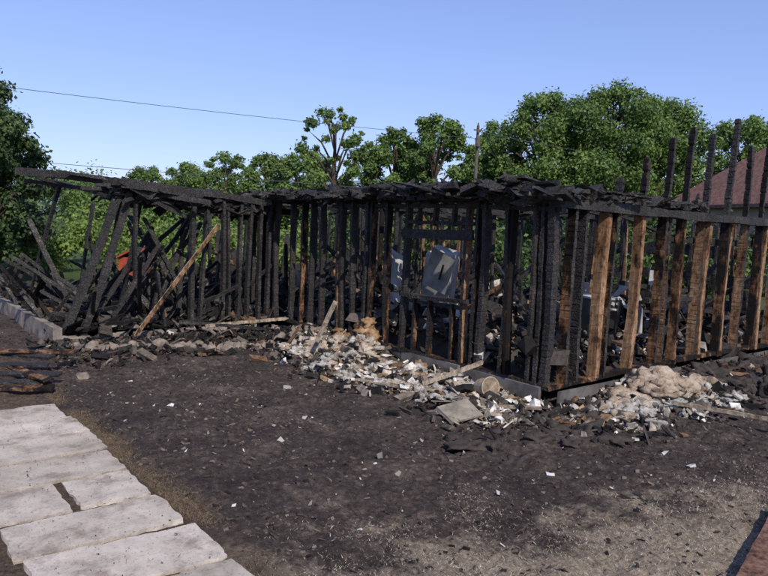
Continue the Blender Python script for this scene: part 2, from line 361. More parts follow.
mb.board((6.93,6.6,1.17),(6.93,8.05,1.14),.06,.14,(0,0,1));mb.board((6.99,6.7,1.06),(6.99,8.05,1.04),.05,.1,(0,0,1))
for s in(6.95,7.4,7.75):stud_front(mb,s,FL,1.1,brown=random.choice([0,1,2]),d=.1)
for s in(7.0,7.4,7.75):stud_front(mb,s,2.2,2.52,d=.08)
mb.board((6.96,5.2,FL-.02),(6.96,13,FL-.02),.06,.14,(0,0,1),(0,2,2,0),jag=False)
mb.board((6.95,5.15,TP),(6.95,13,TP),.09,.14,(0,0,1),ero=.3,jag=False)
mb.board((6.97,5.15,TP-.1),(6.97,10,TP-.09),.06,.12,(0,0,1),ero=.4,jag=False)
mb.make('front_wall',HM,house)
mb=MB()
gp=[(7.25,.05,0,2,0),(7.48,.05,0,0,.03),(7.92,.10,0,11,.08),(8.08,.05,.34,1,.1),(8.72,.08,.66,11,.06),(9.38,.05,1.0,2,.05),(9.55,.05,0,1,.0),(9.95,.06,1.22,12,.05),(10.56,.05,1.20,1,.05),(10.7,.09,0,11,.03),(11.3,.06,1.52,12,.05),(11.44,.08,0,11,.02),(11.95,.06,1.15,1,.05),(12.6,.06,1.3,12,.0),(12.75,.10,0,11,0),(13.3,.08,1.1,11,0),(13.9,.06,.9,0,0),(14.5,.06,.6,1,0),(15.1,.1,.1,0,0)]
for n_,w,ht,br,ln in gp:
    stud_side(mb,n_,w=w,brown=br,d=.15,lean=ln)
    if ht>0:
        nt_=n_+ln
        stud_side(mb,nt_+.02,TP+.03,TP+ht+.04,w=.065,d=.095,lean=.02+.03*ht,notch=.22,jit=.006,cell=.085,brown=random.choice([0,0,2]))
for n_,h_ in((8.5,.12),(9.1,.2),(10.35,.3)):stud_side(mb,n_,TP,TP+h_,w=.04,d=.06)
mb.board((6.9,5.22,TP-.01),(15.2,5.22,TP-.01),.13,.16,(0,0,1),ero=.3,jag=False)
mb.board((6.9,5.27,TP+.10),(10.4,5.27,TP+.09),.05,.12,(0,0,1),ero=.5)
mb.board((6.9,5.23,FL-.03),(15.2,5.23,FL-.03),.06,.15,(0,0,1),(0,2,2,2),jag=False)
mb.board((9.3,5.34,2.2),(13.4,5.34,2.15),.10,.05,(0,0,1));mb.board((9.3,5.34,1.25),(10.8,5.34,1.22),.06,.12,(0,0,1))
mb.board((8.9,5.5,1.5),(10.7,5.4,1.35),.06,.1,(0,0,1));mb.board((11.0,5.5,1.0),(13.2,5.9,.8),.06,.1,(0,0,1))
mb.make('gable_wall',HM,house)
mb=MB()
mb.box((6.885,5.95,.12),(.03,1.35,.27),(0,0.03,0.01),0,.012);mb.box((6.88,7.3,.13),(.03,1.25,.27),(0,0.06,-.01),0,.012);mb.box((6.90,9.0,.1),(.03,2.2,.26),(0,-.05,0.01),0,.006)
mb.box((8.1,5.12,.09),(2.1,.03,.25),(.05,0,0.01),0,.012);mb.box((10.1,5.12,.10),(1.8,.03,.26),(.03,0,0),0,.012);mb.box((13.2,5.12,.10),(4.2,.03,.26),(.0,0,0),0,.006)
mb.make('skirting_panels',[SKIRT],house)
def floorgrid(name,n0,n1,s0,s1,base,amp,off):
    a=np.arange(n0,n1,.06);b=np.arange(s0,s1,.06);NN,SS=np.meshgrid(a,b)
    Z=base+amp*(vn(NN*.8,SS*.8,off,2)*1.3+vn(NN*3,SS*3,off,9)*.6+vn(NN*9,SS*9,1,off)*.3)
    edge=np.minimum.reduce([ss(n0,n0+.4,NN),ss(n1,n1-.4,NN),ss(s0,s0+.4,SS),ss(s1,s1-.4,SS)])
    Z=Z*edge+(1-edge)*(base-.12)
    i=np.arange(NN.size).reshape(NN.shape);Fq=np.stack([i[:-1,:-1],i[:-1,1:],i[1:,1:],i[1:,:-1]],-1).reshape(-1,4)
    V=Hnp(np.stack([NN,SS,Z],-1).reshape(-1,3));mesh_np(name,V,Fq,[m_simple(name+'_soot',(.045,.038,.034),.9,.2,.6,6,.8)],parent=house)
floorgrid('main_floor',7.0,15.1,5.3,17.8,.36,.36,4)
floorgrid('wing_floor',3.05,7.1,12.0,17.8,.30,.30,14)
def fz(n,s):return .38+.36*(vn(n*.8,s*.8,4,2)*1.3+vn(n*3,s*3,4,9)*.6)
n=8500;a=rng.uniform(7.05,15,n);b=rng.uniform(5.35,17.5,n);X,Y=HtoW(a,b)
chunks('interior_rubble',np.stack([X,Y,fz(a,b)+.02+rng.random(n)**3*.3],-1),logsz(n,.03,.5,(1,.5,.25)),DB,.7,parent=house)
n=1900;a=rng.uniform(7.05,12,n);b=rng.uniform(5.35,12.5,n);X,Y=HtoW(a,b)
chunks('interior_plaster',np.stack([X,Y,fz(a,b)+.06+rng.random(n)**3*.2],-1),logsz(n,.03,.3,(1,.7,.3)),LD,.6,parent=house)
n=4200;a=rng.uniform(3.05,7.1,n);b=rng.uniform(11.9,17.5,n);X,Y=HtoW(a,b)
zz=.32+.30*(vn(a*.8,b*.8,14,2)*1.3+vn(a*3,b*3,14,9)*.6)
chunks('wing_rubble',np.stack([X,Y,zz+.02],-1),logsz(n,.03,.35,(1,.5,.25)),DB,.5,parent=house)
mb=MB()
def part(p0,p1,sp=.45,miss=.25,z1=TP-.02,plate=True,br=.25):
    p0=Vector((*p0,0));p1=Vector((*p1,0));L=(p1-p0).length;d=(p1-p0)/L;k=int(L/sp)
    for i in range(k+1):
        if random.random()<miss:continue
        p=p0+d*(i*sp+random.uniform(-.05,.05));top=z1 if random.random()>.25 else random.uniform(.8,2.2)
        m=random.choice([1,2]) if random.random()<br else 0
        q=p+Vector((random.uniform(-.08,.08),random.uniform(-.08,.08),0))
        mb.board((p.x,p.y,FL),(q.x,q.y,top),.05,.10,tuple(d),(m,m,0,m),cell=.1,jit=.005)
    if plate:mb.board((p0.x,p0.y,z1+.02),(p1.x,p1.y,z1+.02),.08,.1,(0,0,1),cell=.12,ero=.35,jag=False)
part((10.0,8.6),(14.9,8.6),miss=.25);part((10.8,6.9),(10.8,17),miss=.2);part((7.1,12.4),(14.9,12.4),miss=.15,br=.15)
part((15.05,5.3),(15.05,17.6),miss=.12,br=.15);part((9.0,9.8),(9.0,12.3),miss=.25);part((13,5.4),(13,12),miss=.3)
part((7.0,15),(15,15),miss=.2,br=.1);part((7.2,17.7),(15,17.7),miss=.2,br=.1)
for z in(.75,1.3,1.9):
    for i in range(5):
        b=random.uniform(6,11);mb.board((15.0,b,z),(15.0,b+random.uniform(1,2.5),z+random.uniform(-.1,.1)),.25,.03,(0,0,1),cell=.12,ero=.4)
for i in range(26):
    b=random.uniform(5.5,16);mb.board((15.1,b,.3),(15.1+random.uniform(-.2,.2),b+random.uniform(-.1,.1),random.uniform(.7,1.8)),random.uniform(.2,.4),.03,(0,1,0),cell=.12,ero=.4)
for i in range(22):
    b=random.uniform(7.2,14.8);mb.board((b,17.75,.3),(b+random.uniform(-.1,.1),17.75,random.uniform(.7,2.0)),random.uniform(.2,.4),.03,(1,0,0),cell=.12,ero=.4)
for s in np.arange(5.75,13,.6):
    e=random.uniform(8,12.5) if s>6.5 else 9.5
    mb.board((6.85,s,TP+.08),(e,s+random.uniform(-.1,.1),TP+.08-random.uniform(0,.12)),.05,.12,(0,1,0),cell=.1,ero=.3)
for i in range(90):
    a,b=random.uniform(7.9,14),random.uniform(6.4,16);L=random.uniform(.8,2.4);t=random.uniform(-1.2,2.6);e=random.uniform(.05,.9)
    k=random.choice([0,0,0,2])
    mb.board((a,b,.4),(a+L*math.cos(t)*math.cos(e),b+L*math.sin(t)*math.cos(e),.4+L*math.sin(e)),.05,.09,(0,1,0),(0,k,0,k),cell=.1)
mb.make('interior_partitions',HM,house)
# roof remains
mb=MB()
for i in range(80):
    s=random.uniform(5.2,12.9);a=random.uniform(6.75,8.4);L=random.uniform(.4,1.6);t=random.choice([0,math.pi/2,math.pi/2])+random.gauss(0,.15)
    z=TP+.09+random.uniform(0,.12)*(1 if s<9.5 else .5)
    mb.board((a,s,z),(a+L*math.cos(t),min(13.2,s+L*math.sin(t)),z+random.uniform(-.06,.06)),random.uniform(.06,.2),random.uniform(.02,.04),(math.sin(t),-math.cos(t),random.uniform(-.2,.2)),cell=.08,ero=.5,jit=.01)
for s in np.arange(5.3,13,.42):
    L=random.uniform(.5,1.4)
    mb.board((6.68,s,TP+.05),(6.68+L,s+random.uniform(-.08,.08),TP+.12+L*.06),.045,.11,(0,1,0),ero=.35)
mb.board((6.72,8.9,TP+.14),(6.72,5.05,TP+.18),.11,.05,(0,0,1),ero=.5);mb.board((6.74,12.9,TP+.06),(6.74,8.9,TP+.08),.10,.05,(0,0,1),ero=.5)
mb.board((6.6,7.8,TP+.24),(6.75,6.5,TP+.02),.3,.03,(1,0,0),ero=.3)
for i in range(34):
    a=random.uniform(8.5,14.5);s=random.uniform(6,14);L=random.uniform(.8,2.5);t=random.gauss(0,.3)+random.choice([0,math.pi/2])
    mb.board((a,s,TP+.06),(a+L*math.cos(t),s+L*math.sin(t),TP+random.uniform(-.3,.3)),.05,.10,(0,0,1),cell=.1,ero=.4)
mb.make('roof_remains',HM,house)
n=2200;b=5.05+rng.random(n)*8;a=6.66+np.abs(rng.normal(0,.5,n));X,Y=HtoW(a,b)
th=np.where(b<9.3,.17,.10)*(1+vn(b*2.2,a,4,4)*1.4)*np.exp(-((a-6.9)/1.1)**2)
chunks('roof_char_mass',np.stack([X,Y,TP+.04+rng.random(n)*th],-1),logsz(n,.04,.30,(1,.7,.3)),CH,.22,.5,parent=house)
n=420;a=6.9+rng.random(n)*3.6;b=5.2+np.abs(rng.normal(0,.12,n));X,Y=HtoW(a,b)
chunks('roof_char_edge',np.stack([X,Y,TP+.05+rng.random(n)*.09],-1),logsz(n,.05,.26,(1,.6,.3)),CH,.25,.5,parent=house)
n=900;a=3.9+rng.random(n)*3.2;b=12.0+np.abs(rng.normal(0,.5,n));X,Y=HtoW(a,b)
chunks('wing_roof_char',np.stack([X,Y,2.68-(a-3.9)*.075-rng.random(n)*.22],-1),logsz(n,.05,.35,(1,.6,.3)),CH,.35,.5,parent=house)
# wing
mb=MB()
mb.board((3.05,12.05,.1),(3.98,12.1,2.62),.06,.14,(0,1,0));mb.board((3.35,12.0,.1),(4.12,12.05,2.55),.06,.13,(0,1,0))
mb.board((4.32,12.3,.9),(4.25,12.1,2.5),.05,.11,(1,0,0));mb.board((4.2,12.9,.3),(4.45,12.4,2.5),.05,.10,(1,0,0));mb.board((3.6,13.4,.3),(3.0,14.2,2.0),.05,.1,(0,1,0))
for n_,z1,w,ln in((5.25,2.45,.08,.0),(5.4,2.5,.05,.15),(5.85,2.5,.06,0),(6.0,2.4,.05,-.06),(6.18,2.5,.06,.05),(6.38,2.5,.06,.05),(6.62,2.5,.06,0),(6.8,2.5,.05,0),(4.75,1.2,.05,-.15),(4.5,.8,.05,.1)):
    stud_side(mb,n_,.15,z1,w=w,s=12.0,lean=ln)
mb.board((2.75,13.9,2.86),(4.3,12.1,2.68),.14,.13,(0,0,1),ero=.35);mb.board((2.9,14.0,2.7),(4.6,12.2,2.5),.07,.12,(0,0,1),ero=.35)
mb.board((3.2,13.0,2.86),(4.9,12.1,2.66),.05,.24,(0,0,1),ero=.4);mb.board((3.0,13.5,2.74),(4.2,13.1,2.5),.05,.12,(0,0,1),ero=.4)
mb.board((3.8,12.0,2.70),(7.1,12.0,2.46),.12,.15,(0,0,1),ero=.35);mb.board((3.9,12.2,2.76),(6.3,12.1,2.38),.07,.14,(0,0,1),ero=.4)
mb.board((3.5,12.7,2.6),(6.6,12.5,2.55),.08,.12,(0,0,1),ero=.4)
mb.board((3.4,14.5,2.75),(3.9,12.3,2.45),.06,.12,(0,0,1),ero=.4);mb.board((3.1,14.8,.3),(3.4,13.6,2.7),.06,.1,(1,0,0),ero=.3)
for i in range(36):
    a=random.uniform(3.8,6.9);s=random.uniform(11.8,14);L=random.uniform(.4,1.6);t=random.gauss(0,.5)
    z=2.66-(a-4)*.06
    mb.board((a,s,z+random.uniform(-.1,.1)),(a+L*math.cos(t),s+L*math.sin(t),z-random.uniform(-.05,.5)),random.uniform(.06,.16),.03,(0,0,1),ero=.4)
for i in range(14):
    mb.board((random.uniform(3.4,5.6),random.uniform(12,14),random.uniform(.2,.5)),(random.uniform(3.9,6.4),random.uniform(12.2,14),random.uniform(1.2,2.6)),.06,.09,(0,1,0),ero=.3)
for n_ in np.arange(4.0,7,.42):
    if random.random()<.85:mb.board((n_,14.6,.3),(n_+random.uniform(-.3,.3),14.6,random.uniform(1.2,2.6)),.06,.09,(1,0,0))
for s in np.arange(12.6,17.8,.5): mb.board((2.98,s,.3),(2.98+random.uniform(-.5,.5),s+random.uniform(-.5,.5),random.uniform(.4,1.3)),.04,.07,(0,1,0))
for i in range(120):
    a,b=random.uniform(3.2,6.8),random.uniform(12.1,16);L=random.uniform(.4,1.9);t=random.uniform(0,6.28);e=random.uniform(.05,.9)
    mb.board((a,b,.3),(a+L*math.cos(t)*math.cos(e),b+L*math.sin(t)*math.cos(e),.3+L*math.sin(e)),.035,.07,(0,1,0),cell=.1)
mb.board((5.66,11.8,2.05),(4.08,11.6,.12),.035,.07,(0,1,0),(3,2,3,2),ero=.1,notch=0)
mb.board((5.3,11.5,.24),(6.9,11.3,.32),.06,.04,(0,0,1),(3,2,3,2),ero=.1,notch=0)
mb.board((4.9,11.7,.3),(6.3,11.2,.16),.05,.1,(0,0,1))
mb.make('collapsed_wing',HM,house)
mb=MB();mb.box((2.94,14.7,.12),(.15,5.6,.32),(0,0,0),0,.01)
for i in range(6):mb.box((3.2+i*.62,11.95,.05),(.5,.14,.16),(random.uniform(-.1,.1),random.uniform(-.1,.1),random.uniform(-.1,.1)),0,.02)
mb.make('wing_foundation',[m_simple('foundation_block',(.25,.215,.19),.9,.2,.8,3)],house)
# ------------------------------------------------------------------ debris in front
def pile(name,N_,nr,sr,szr,m,zadd=.02,asp=(1,.55,.25),dens=None,tilt=.5,jit=.4,up=.05):
    a=rng.uniform(*nr,N_);b=rng.uniform(*sr,N_)
    if dens is not None:
        k=rng.random(N_)<dens(a,b);a,b=a[k],b[k]
    X,Y=HtoW(a,b);return chunks(name,np.stack([X,Y,ground_h(X,Y)+zadd+rng.random(len(X))*up],-1),logsz(len(X),*szr,asp),m,tilt,jit)
clus=lambda a,b:np.clip(.6+vn(a*2.6,b*2.6,33,5)*2.4,0,1)
pile('wall_debris',12500,(5.2,6.87),(4.9,10.5),(.010,.15),LD,asp=(1,.75,.5),dens=lambda a,b:ss(5.35,6.2,a)*ss(10.5,9.4,b)*clus(a,b)+.012,up=.04)
pile('drywall_scraps',240,(5.6,6.8),(5.1,9.9),(.08,.25),m_isl('drywall_scrap',[(0,(.12,.10,.09)),(.2,(.28,.25,.22)),(.45,(.42,.38,.33)),(.7,(.62,.59,.55))],.25,12),asp=(1,.8,.14),dens=lambda a,b:ss(5.5,6.3,a)*ss(9.9,9,b),tilt=.4,up=.06)
pile('burnt_timber_litter',4200,(4.6,6.87),(4.6,12),(.015,.26),DB,asp=(1,.35,.25),dens=lambda a,b:ss(4.7,6.6,a)*(1.05-clus(a,b)*.85))
pile('side_debris',9000,(6.6,13),(3.5,5.05),(.010,.14),LD,asp=(1,.75,.5),dens=lambda a,b:ss(3.6,4.7,b)*np.exp(-((a-8.0)/1.7)**2)*clus(a,b)+.02,up=.03)
pile('charred_litter',7500,(6.4,14),(3.3,5.1),(.012,.18),DB,asp=(1,.5,.35),dens=lambda a,b:ss(3.4,5.0,b)*.85*(1-.6*np.exp(-((a-8.1)/1.2)**2)),up=.03)
pile('wing_front_litter',4200,(2.6,7),(9.6,12),(.015,.22),DB,asp=(1,.4,.3),dens=lambda a,b:ss(9.6,11.8,b))
def lump(bm,c,r,seed,sub=3,amp=.45):
    v=bmesh.ops.create_icosphere(bm,subdivisions=sub,radius=1)['verts']
    rz=random.uniform(0,3.14);Rm=Matrix.Rotation(rz,3,'Z')
    for q in v:
        d=q.co.normalized();k=1+amp*mn.noise(d*1.5+Vector((seed,0,0)))*1.1+amp*.6*mn.noise(d*3.5+Vector((0,seed,0)))-amp*.5*abs(mn.noise(d*8+Vector((0,0,seed))))
        p=Rm@Vector((d.x*r[0]*k,d.y*r[1]*k,d.z*r[2]*k));q.co=p+c
def lumps(name,lst,m,amp=.45,smooth=True,sub=4):
    bm=bmesh.new()
    for i,(n_,s,z,r) in enumerate(lst):
        w=H(n_,s);g=float(ground_h(w.x,w.y));lump(bm,Vector((w.x,w.y,g+z)),r,i*7.3+len(name),sub,amp)
    me=bpy.data.meshes.new(name);bm.to_mesh(me);bm.free();me.materials.append(m)
    if smooth:
        for p in me.polygons:p.use_smooth=True
    return link(bpy.data.objects.new(name,me))
def cluster(lst,cn,cs,rn,rs,k,r0=.06,r1=.17,zt=.12):
    for i in range(k):
        a=random.gauss(0,.45);b=random.gauss(0,.45);r=random.uniform(r0,r1)
        lst.append((cn+a*rn,cs+b*rs,max(0,zt*(1-(a*a+b*b)))*random.random(),(r,r*random.uniform(.6,.95),r*random.uniform(.4,.7))))
a=[];cluster(a,8.45,4.62,.85,.3,34,.12,.27,.2);cluster(a,9.6,4.6,.4,.2,9,.08,.16,.1);cluster(a,7.6,4.55,.35,.25,12,.08,.18,.1);cluster(a,6.3,9.2,.4,.5,18,.08,.2);cluster(a,6.45,8.2,.3,.5,14,.08,.17);cluster(a,6.2,6.6,.35,.6,14,.06,.15);cluster(a,5.9,7.6,.3,.8,14,.06,.15,.05);cluster(a,6.0,9.6,.3,.4,8,.06,.16,.05)
lumps('insulation_batts',a,INS,.6,sub=3)
a=[];cluster(a,6.75,8.62,.14,.22,10,.10,.19,.38);cluster(a,6.76,7.35,.08,.12,4,.08,.13,.25);cluster(a,8.9,4.75,.3,.15,5,.08,.16,.15);cluster(a,6.78,9.3,.15,.3,7,.07,.15,.22)
lumps('scorched_insulation_batts',a,INR,.6,sub=3)
a=[]
for i in range(90):a.append((random.uniform(5.6,6.75),random.uniform(5.2,9.9),random.uniform(.0,.07),(random.uniform(.05,.16),random.uniform(.04,.12),random.uniform(.03,.09))))
for i in range(50):a.append((random.uniform(6.9,9.8),random.uniform(4.0,4.95),random.uniform(0,.05),(random.uniform(.05,.17),random.uniform(.05,.12),random.uniform(.03,.08))))
cluster(a,7.5,4.45,.5,.3,18,.07,.16,.1)
lumps('ash_clumps',a,INW,.8,sub=3)
a=[]
for i in range(90):a.append((random.uniform(5,14),random.uniform(3.9,5.0),.0,(random.uniform(.06,.22),random.uniform(.05,.16),random.uniform(.04,.1))))
for i in range(40):a.append((random.uniform(4.9,6.8),random.uniform(5,11.5),.0,(random.uniform(.05,.14),random.uniform(.05,.12),random.uniform(.03,.07))))
for i in range(26):a.append((random.uniform(10,14),random.uniform(3.7,4.9),.02,(random.uniform(.2,.4),random.uniform(.15,.3),random.uniform(.1,.2))))
lumps('charred_heap',a,m_simple('char_heap',(.058,.048,.044),.9,.2,.6,9,.9),.9,sub=3)
a=[]
for i in range(56):
    t=i/55;a.append((3.1+3.6*t+random.uniform(-.05,.05),11.2-1.3*t+random.uniform(-.16,.16),.04,(random.uniform(.05,.14),random.uniform(.05,.09),random.uniform(.05,.10))))
a.append((4.2,10.8,.08,(.15,.12,.13)));a.append((2.6,9.3,.03,(.13,.1,.08)))
lumps('stone_edging',a,STONE,.35,sub=2,smooth=False)
def plank(name,A,B,w,d,ref,m,**k):
    mb=MB(False);kk=dict(ero=.08,notch=0,jit=.003,cell=.15,bow=.01,jag=False);kk.update(k);mb.board(A,B,w,d,ref,(0,0,0,0),**kk);return mb.make(name,[m])
REDW=m_scorch('red_brown_board',.38,((.035,.02,.014),(.10,.05,.035),(.18,.095,.065),(.25,.15,.11)))
plank('wood_plank',(2.30,4.0,.10),(3.22,5.2,.12),.2,.035,(1,-.75,.0),REDW)
plank('wood_plank',(3.6,8.35,.16),(5.0,7.45,.14),.045,.03,(0,0,1),PALEW)
plank('wood_plank',(.55,8.75,.16),(1.35,9.05,.42),.06,.025,(0,0,1),PALEW)
plank('wood_plank',(.1,8.9,.15),(.9,8.5,.12),.08,.025,(0,1,.3),PALEW)
plank('wood_plank',(-.3,8.95,.14),(.4,8.6,.12),.07,.02,(0,1,0),PALEW)
plank('wood_plank',(-1.0,10.5,.35),(-.72,10.35,1.0),.07,.03,(1,0,0),PALEW)
plank('wood_plank',(1.3,8.05,.10),(1.9,7.9,.13),.08,.03,(0,1,0),PALEW)
for i,(x0,y0,x1,y1) in enumerate([(-5.4,7.7,-3.9,8.1),(-5.6,8.0,-4.0,8.3),(-5.4,8.4,-4.0,8.5),(-4.9,8.9,-3.95,8.1),(-5.5,8.7,-4.3,8.8),(-5.8,9.4,-4.4,9.1),(-5.9,8.9,-4.2,9.4)]):
    plank('burnt_plank',(x0,y0,.06+.03*i),(x1,y1,.07+.03*i),.13,.03,(0,1,.15),SCO2 if i%3==0 else CH,ero=.25,jit=.008)
mb=MB(False);mb.box((.93,7.75,.10),(.42,.34,.02),(.3,-.15,.5),0,.012);mb.box((.78,8.0,.13),(.3,.2,.015),(-.2,.2,.9),0,.012);mb.make('plywood_scrap',[m_simple('grey_plywood',(.25,.22,.18),.8,.2,.6,5)])
mb=MB(False);c=Vector((1.33,8.55,.20));ax=Vector((.45,-.85,.2)).normalized()
mb.tube([c-ax*.11,c-ax*.105,c+ax*.10,c+ax*.115,c+ax*.115,c+ax*.10,c-ax*.095],[.001,.105,.13,.138,.125,.122,.098],20,0)
mb.tube([c-ax*.094,c-ax*.0935],[.098,.001],20,0);mb.make('metal_bucket',[m_simple('scorched_pail',(.40,.31,.22),.6,.4,.5,9)],smooth=False)
mb=MB()
mb.box((8.6,8.95,1.25),(.5,.45,1.05),(.22,-.30,.35),0,.012);mb.box((8.2,8.55,1.42),(.03,.42,.75),(.40,-.40,.35),0,.03);mb.box((8.15,8.45,1.42),(.03,.03,.3),(.40,-.40,.35),1,0)
mb.make('refrigerator',[METAL,DMETAL])
mb=MB();cx,cy,cz=9.45,6.35,.82
mb.box((cx,cy,cz),(.66,.62,.72),(.06,.03,.1),0,.01);mb.box((cx,cy-.325,cz-.04),(.5,.02,.40),(.06,.03,.1),1,0);mb.box((cx,cy-.345,cz+.20),(.46,.03,.03),(.06,.03,.1),2,0)
mb.box((cx,cy,cz+.38),(.68,.64,.03),(.06,.03,.1),2,.004);mb.box((cx+.02,cy+.28,cz+.48),(.66,.05,.18),(.06,.03,.1),2,.004)
for dx in(-.2,-.07,.07,.2):mb.box((cx+dx,cy-.345,cz+.29),(.05,.03,.05),(.06,.4,.1),2,0)
mb.make('kitchen_stove',[DMETAL,m_simple('oven_glass',(.02,.02,.022),.15,.6,.2),METAL])
mb=MB()
def sheet(c,a,b,rot):
    M=Euler(rot).to_matrix();c=Vector(c);k=8;b0=len(mb.v);sd=random.random()*50
    for i in range(k+1):
        for j in range(k+1):
            p=Vector(((i/k-.5)*a*(1+.2*mn.noise(Vector((sd,j*.7,0)))),(j/k-.5)*b,0));p.z=.16*mn.noise(p*3.5+Vector((sd,0,0)));mb.v.append(c+M@p)
    for i in range(k):
        for j in range(k):
            q=b0+i*(k+1)+j;mb.f.append((q,q+1,q+k+2,q+k+1));mb.m.append(0)
sheet((7.7,8.9,.8),.9,.5,(1.1,.3,.3));sheet((7.6,12.1,1.0),.7,.35,(1.2,.1,1.4));sheet((9.5,9.9,1.0),1.2,.7,(1.0,.4,.9));sheet((8.6,10.9,.8),.8,.6,(1.2,.5,.8));sheet((7.8,7.4,.75),.7,.5,(.9,.2,.2));sheet((9.9,7.6,.8),.9,.5,(.6,.2,1.2));sheet((11.8,7.0,.8),.9,.5,(.6,.2,.2));sheet((8.0,9.5,1.4),.5,.8,(1.3,.6,.2));sheet((11.5,6.4,1.15),.5,1.0,(1.3,.2,.3))
mb.make('metal_sheets',[METAL],smooth=True)
mb=MB();pts=[(10.2,6.6,.5),(10.25,6.5,1.1),(10.4,6.4,1.3),(10.7,6.45,1.38),(11.0,6.5,1.25),(11.15,6.5,.9),(11.2,6.5,.4)];mb.tube([Vector(p) for p in pts],[.05,.06,.06,.06,.06,.05,.05],10);mb.make('bent_duct_pipe',[METAL],smooth=True)
# ------------------------------------------------------------------ vegetation
LG=m_leaf('leaf_green',(.085,.145,.045),(.135,.215,.062),(.20,.28,.09))
LD_=m_leaf('leaf_dark',(.03,.06,.025),(.06,.10,.038),(.10,.14,.055),.3)
LY=m_leaf('leaf_bright',(.10,.17,.04),(.16,.24,.06),(.24,.31,.09))
LM=m_leaf('leaf_mid_green',(.04,.075,.025),(.075,.125,.04),(.12,.17,.055),.3)  # hedge leaves, a green between leaf_dark and leaf_green
def leaves(C,Rr,nper,size,flat=.8):
    k=len(C);tot=(nper*(Rr/Rr.mean())**2).astype(int)
    ci=np.repeat(np.arange(k),tot);m=len(ci)
    d=rng.normal(size=(m,3));d/=np.linalg.norm(d,axis=1)[:,None]
    r=rng.random(m)**.45*Rr[ci]*(1+rng.normal(0,.26,m));d2=d.copy();d2[:,2]*=flat
    P=C[ci]+d2*r[:,None]
    nm=d*.8+rng.normal(size=(m,3))*.55+np.array([0,0,.35]);nm/=np.linalg.norm(nm,axis=1)[:,None]
    t=np.cross(nm,rng.normal(size=(m,3)));t/=np.linalg.norm(t,axis=1)[:,None];b=np.cross(nm,t)
    s1=(size*rng.uniform(.6,1.4,m))[:,None];s2=s1*rng.uniform(.45,.8,m)[:,None]
    V=np.stack([P-t*s1,P-b*s2,P+t*s1,P+b*s2],1).reshape(-1,3)
    return V,np.arange(m*4).reshape(m,4)
def tree(name,X,Y,ht,rad,base=.25,k=46,nper=420,leaf=.13,m=None,airy=1.0,clump=.27,lean=0):
    m=m or LG;z0=float(ground_h(X,Y));root=empty(name,(X,Y,z0))
    mb=MB(False);tr=ht*.022+.05
    pts=[Vector((X+lean*t*ht+.25*math.sin(t*5+X)*t,Y+.2*math.cos(t*4+X)*t,z0-.2+t*ht*.9)) for t in np.linspace(0,1,8)]
    mb.tube(pts,[tr*(1.25-t*1.15) for t in np.linspace(0,1,8)],9)
    C=[];Rr=[]
    for i in range(k):
        u=(i+random.random())/k;zz=base+(1-base)*(.08+.88*u)
        prof=math.sin(math.pi*min(1,(.18+u*.80)))**.6
        a=i*2.399+random.uniform(-.4,.4);r=rad*prof*math.sqrt(random.uniform(.1,1.1))*.88
        cr=ht*clump*.5*random.uniform(.35,1.15)*(1-.25*u)
        c=Vector((X+lean*zz*ht+r*math.cos(a),Y+r*math.sin(a),z0+zz*ht-cr*.3));C.append(c);Rr.append(cr)
        if i%2==0:
            t0=max(base*.7,zz-.22);p0=Vector((X+lean*t0*ht,Y,z0+t0*ht*.9))
            md=p0.lerp(c,.5)+Vector((0,0,.05*ht));mb.tube([p0,md,c],[tr*.42*(1.1-u*.6),tr*.26,tr*.08],6)
    mb.make('trunk_and_limbs',[BARK],root,True)
    V,Fq=leaves(np.array([tuple(c) for c in C]),np.array(Rr),nper*airy*1.2,leaf)
    mesh_np('crown',V,Fq,[m],parent=root)
    return root
tree('oak_tree',13.5,62,14.6,6.2,k=80,nper=400,clump=.23);tree('oak_tree',19.5,61,15.4,6.5,k=84,nper=400,clump=.23);tree('oak_tree',24.5,64,14.9,5.6,k=74,nper=380,clump=.23)
tree('oak_tree',9.9,66,12.6,3.8,k=44,nper=340,clump=.22);tree('oak_tree',31.5,62,13.4,5.4,k=64,nper=380,clump=.23);tree('oak_tree',36,60,12.6,5.2,k=54,nper=360,clump=.23)
tree('ash_tree',3.9,60,11.9,4.4,k=58,nper=300,clump=.18);tree('ash_tree',.6,62,11.0,3.2,k=44,nper=260,clump=.18)
tree('ash_tree',-4.1,58,11.9,3.9,k=40,nper=170,airy=.9,clump=.13,base=.32,lean=-.05);tree('ash_tree',-1.6,60,9.4,3.0,k=36,nper=270,clump=.2)
tree('maple_tree',-8.2,70,9.6,4.2,k=46,nper=300,clump=.21);tree('maple_tree',-12.6,72,9.3,4.2,k=42,nper=300,clump=.22);tree('maple_tree',-17.5,75,9.4,4.4,k=36,nper=320,clump=.24)
tree('maple_tree',-22.5,78,8.4,4.6,k=34,nper=320);tree('maple_tree',-28,80,8.0,4.4,k=30,nper=320)
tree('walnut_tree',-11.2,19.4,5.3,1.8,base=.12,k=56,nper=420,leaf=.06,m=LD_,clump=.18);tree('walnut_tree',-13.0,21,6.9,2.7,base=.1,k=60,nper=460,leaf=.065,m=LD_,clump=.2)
def mass(name,pts,m,leaf,nper):
    C=np.array([(x,y,float(ground_h(x,y))+z) for x,y,z,r in pts]);R_=np.array([r for *_,r in pts])
    V,Fq=leaves(C,R_,nper,leaf);return mesh_np(name,V,Fq,[m])
p=[]
for i in range(150):
    x=-38+i*.56+random.uniform(-.4,.4)
    for j in range(2):p.append((x+random.uniform(-1,1),random.uniform(70,84),random.uniform(1.2,5.2+1.0*math.sin(x*.3)),random.uniform(1.3,2.4)))
mass('distant_tree_mass',p,LG,.2,220)
p=[]
for i in range(60):
    x=random.uniform(-14.5,-2.5);p.append((x,random.uniform(23,29),random.uniform(.2,1.5),random.uniform(.4,1.1)))
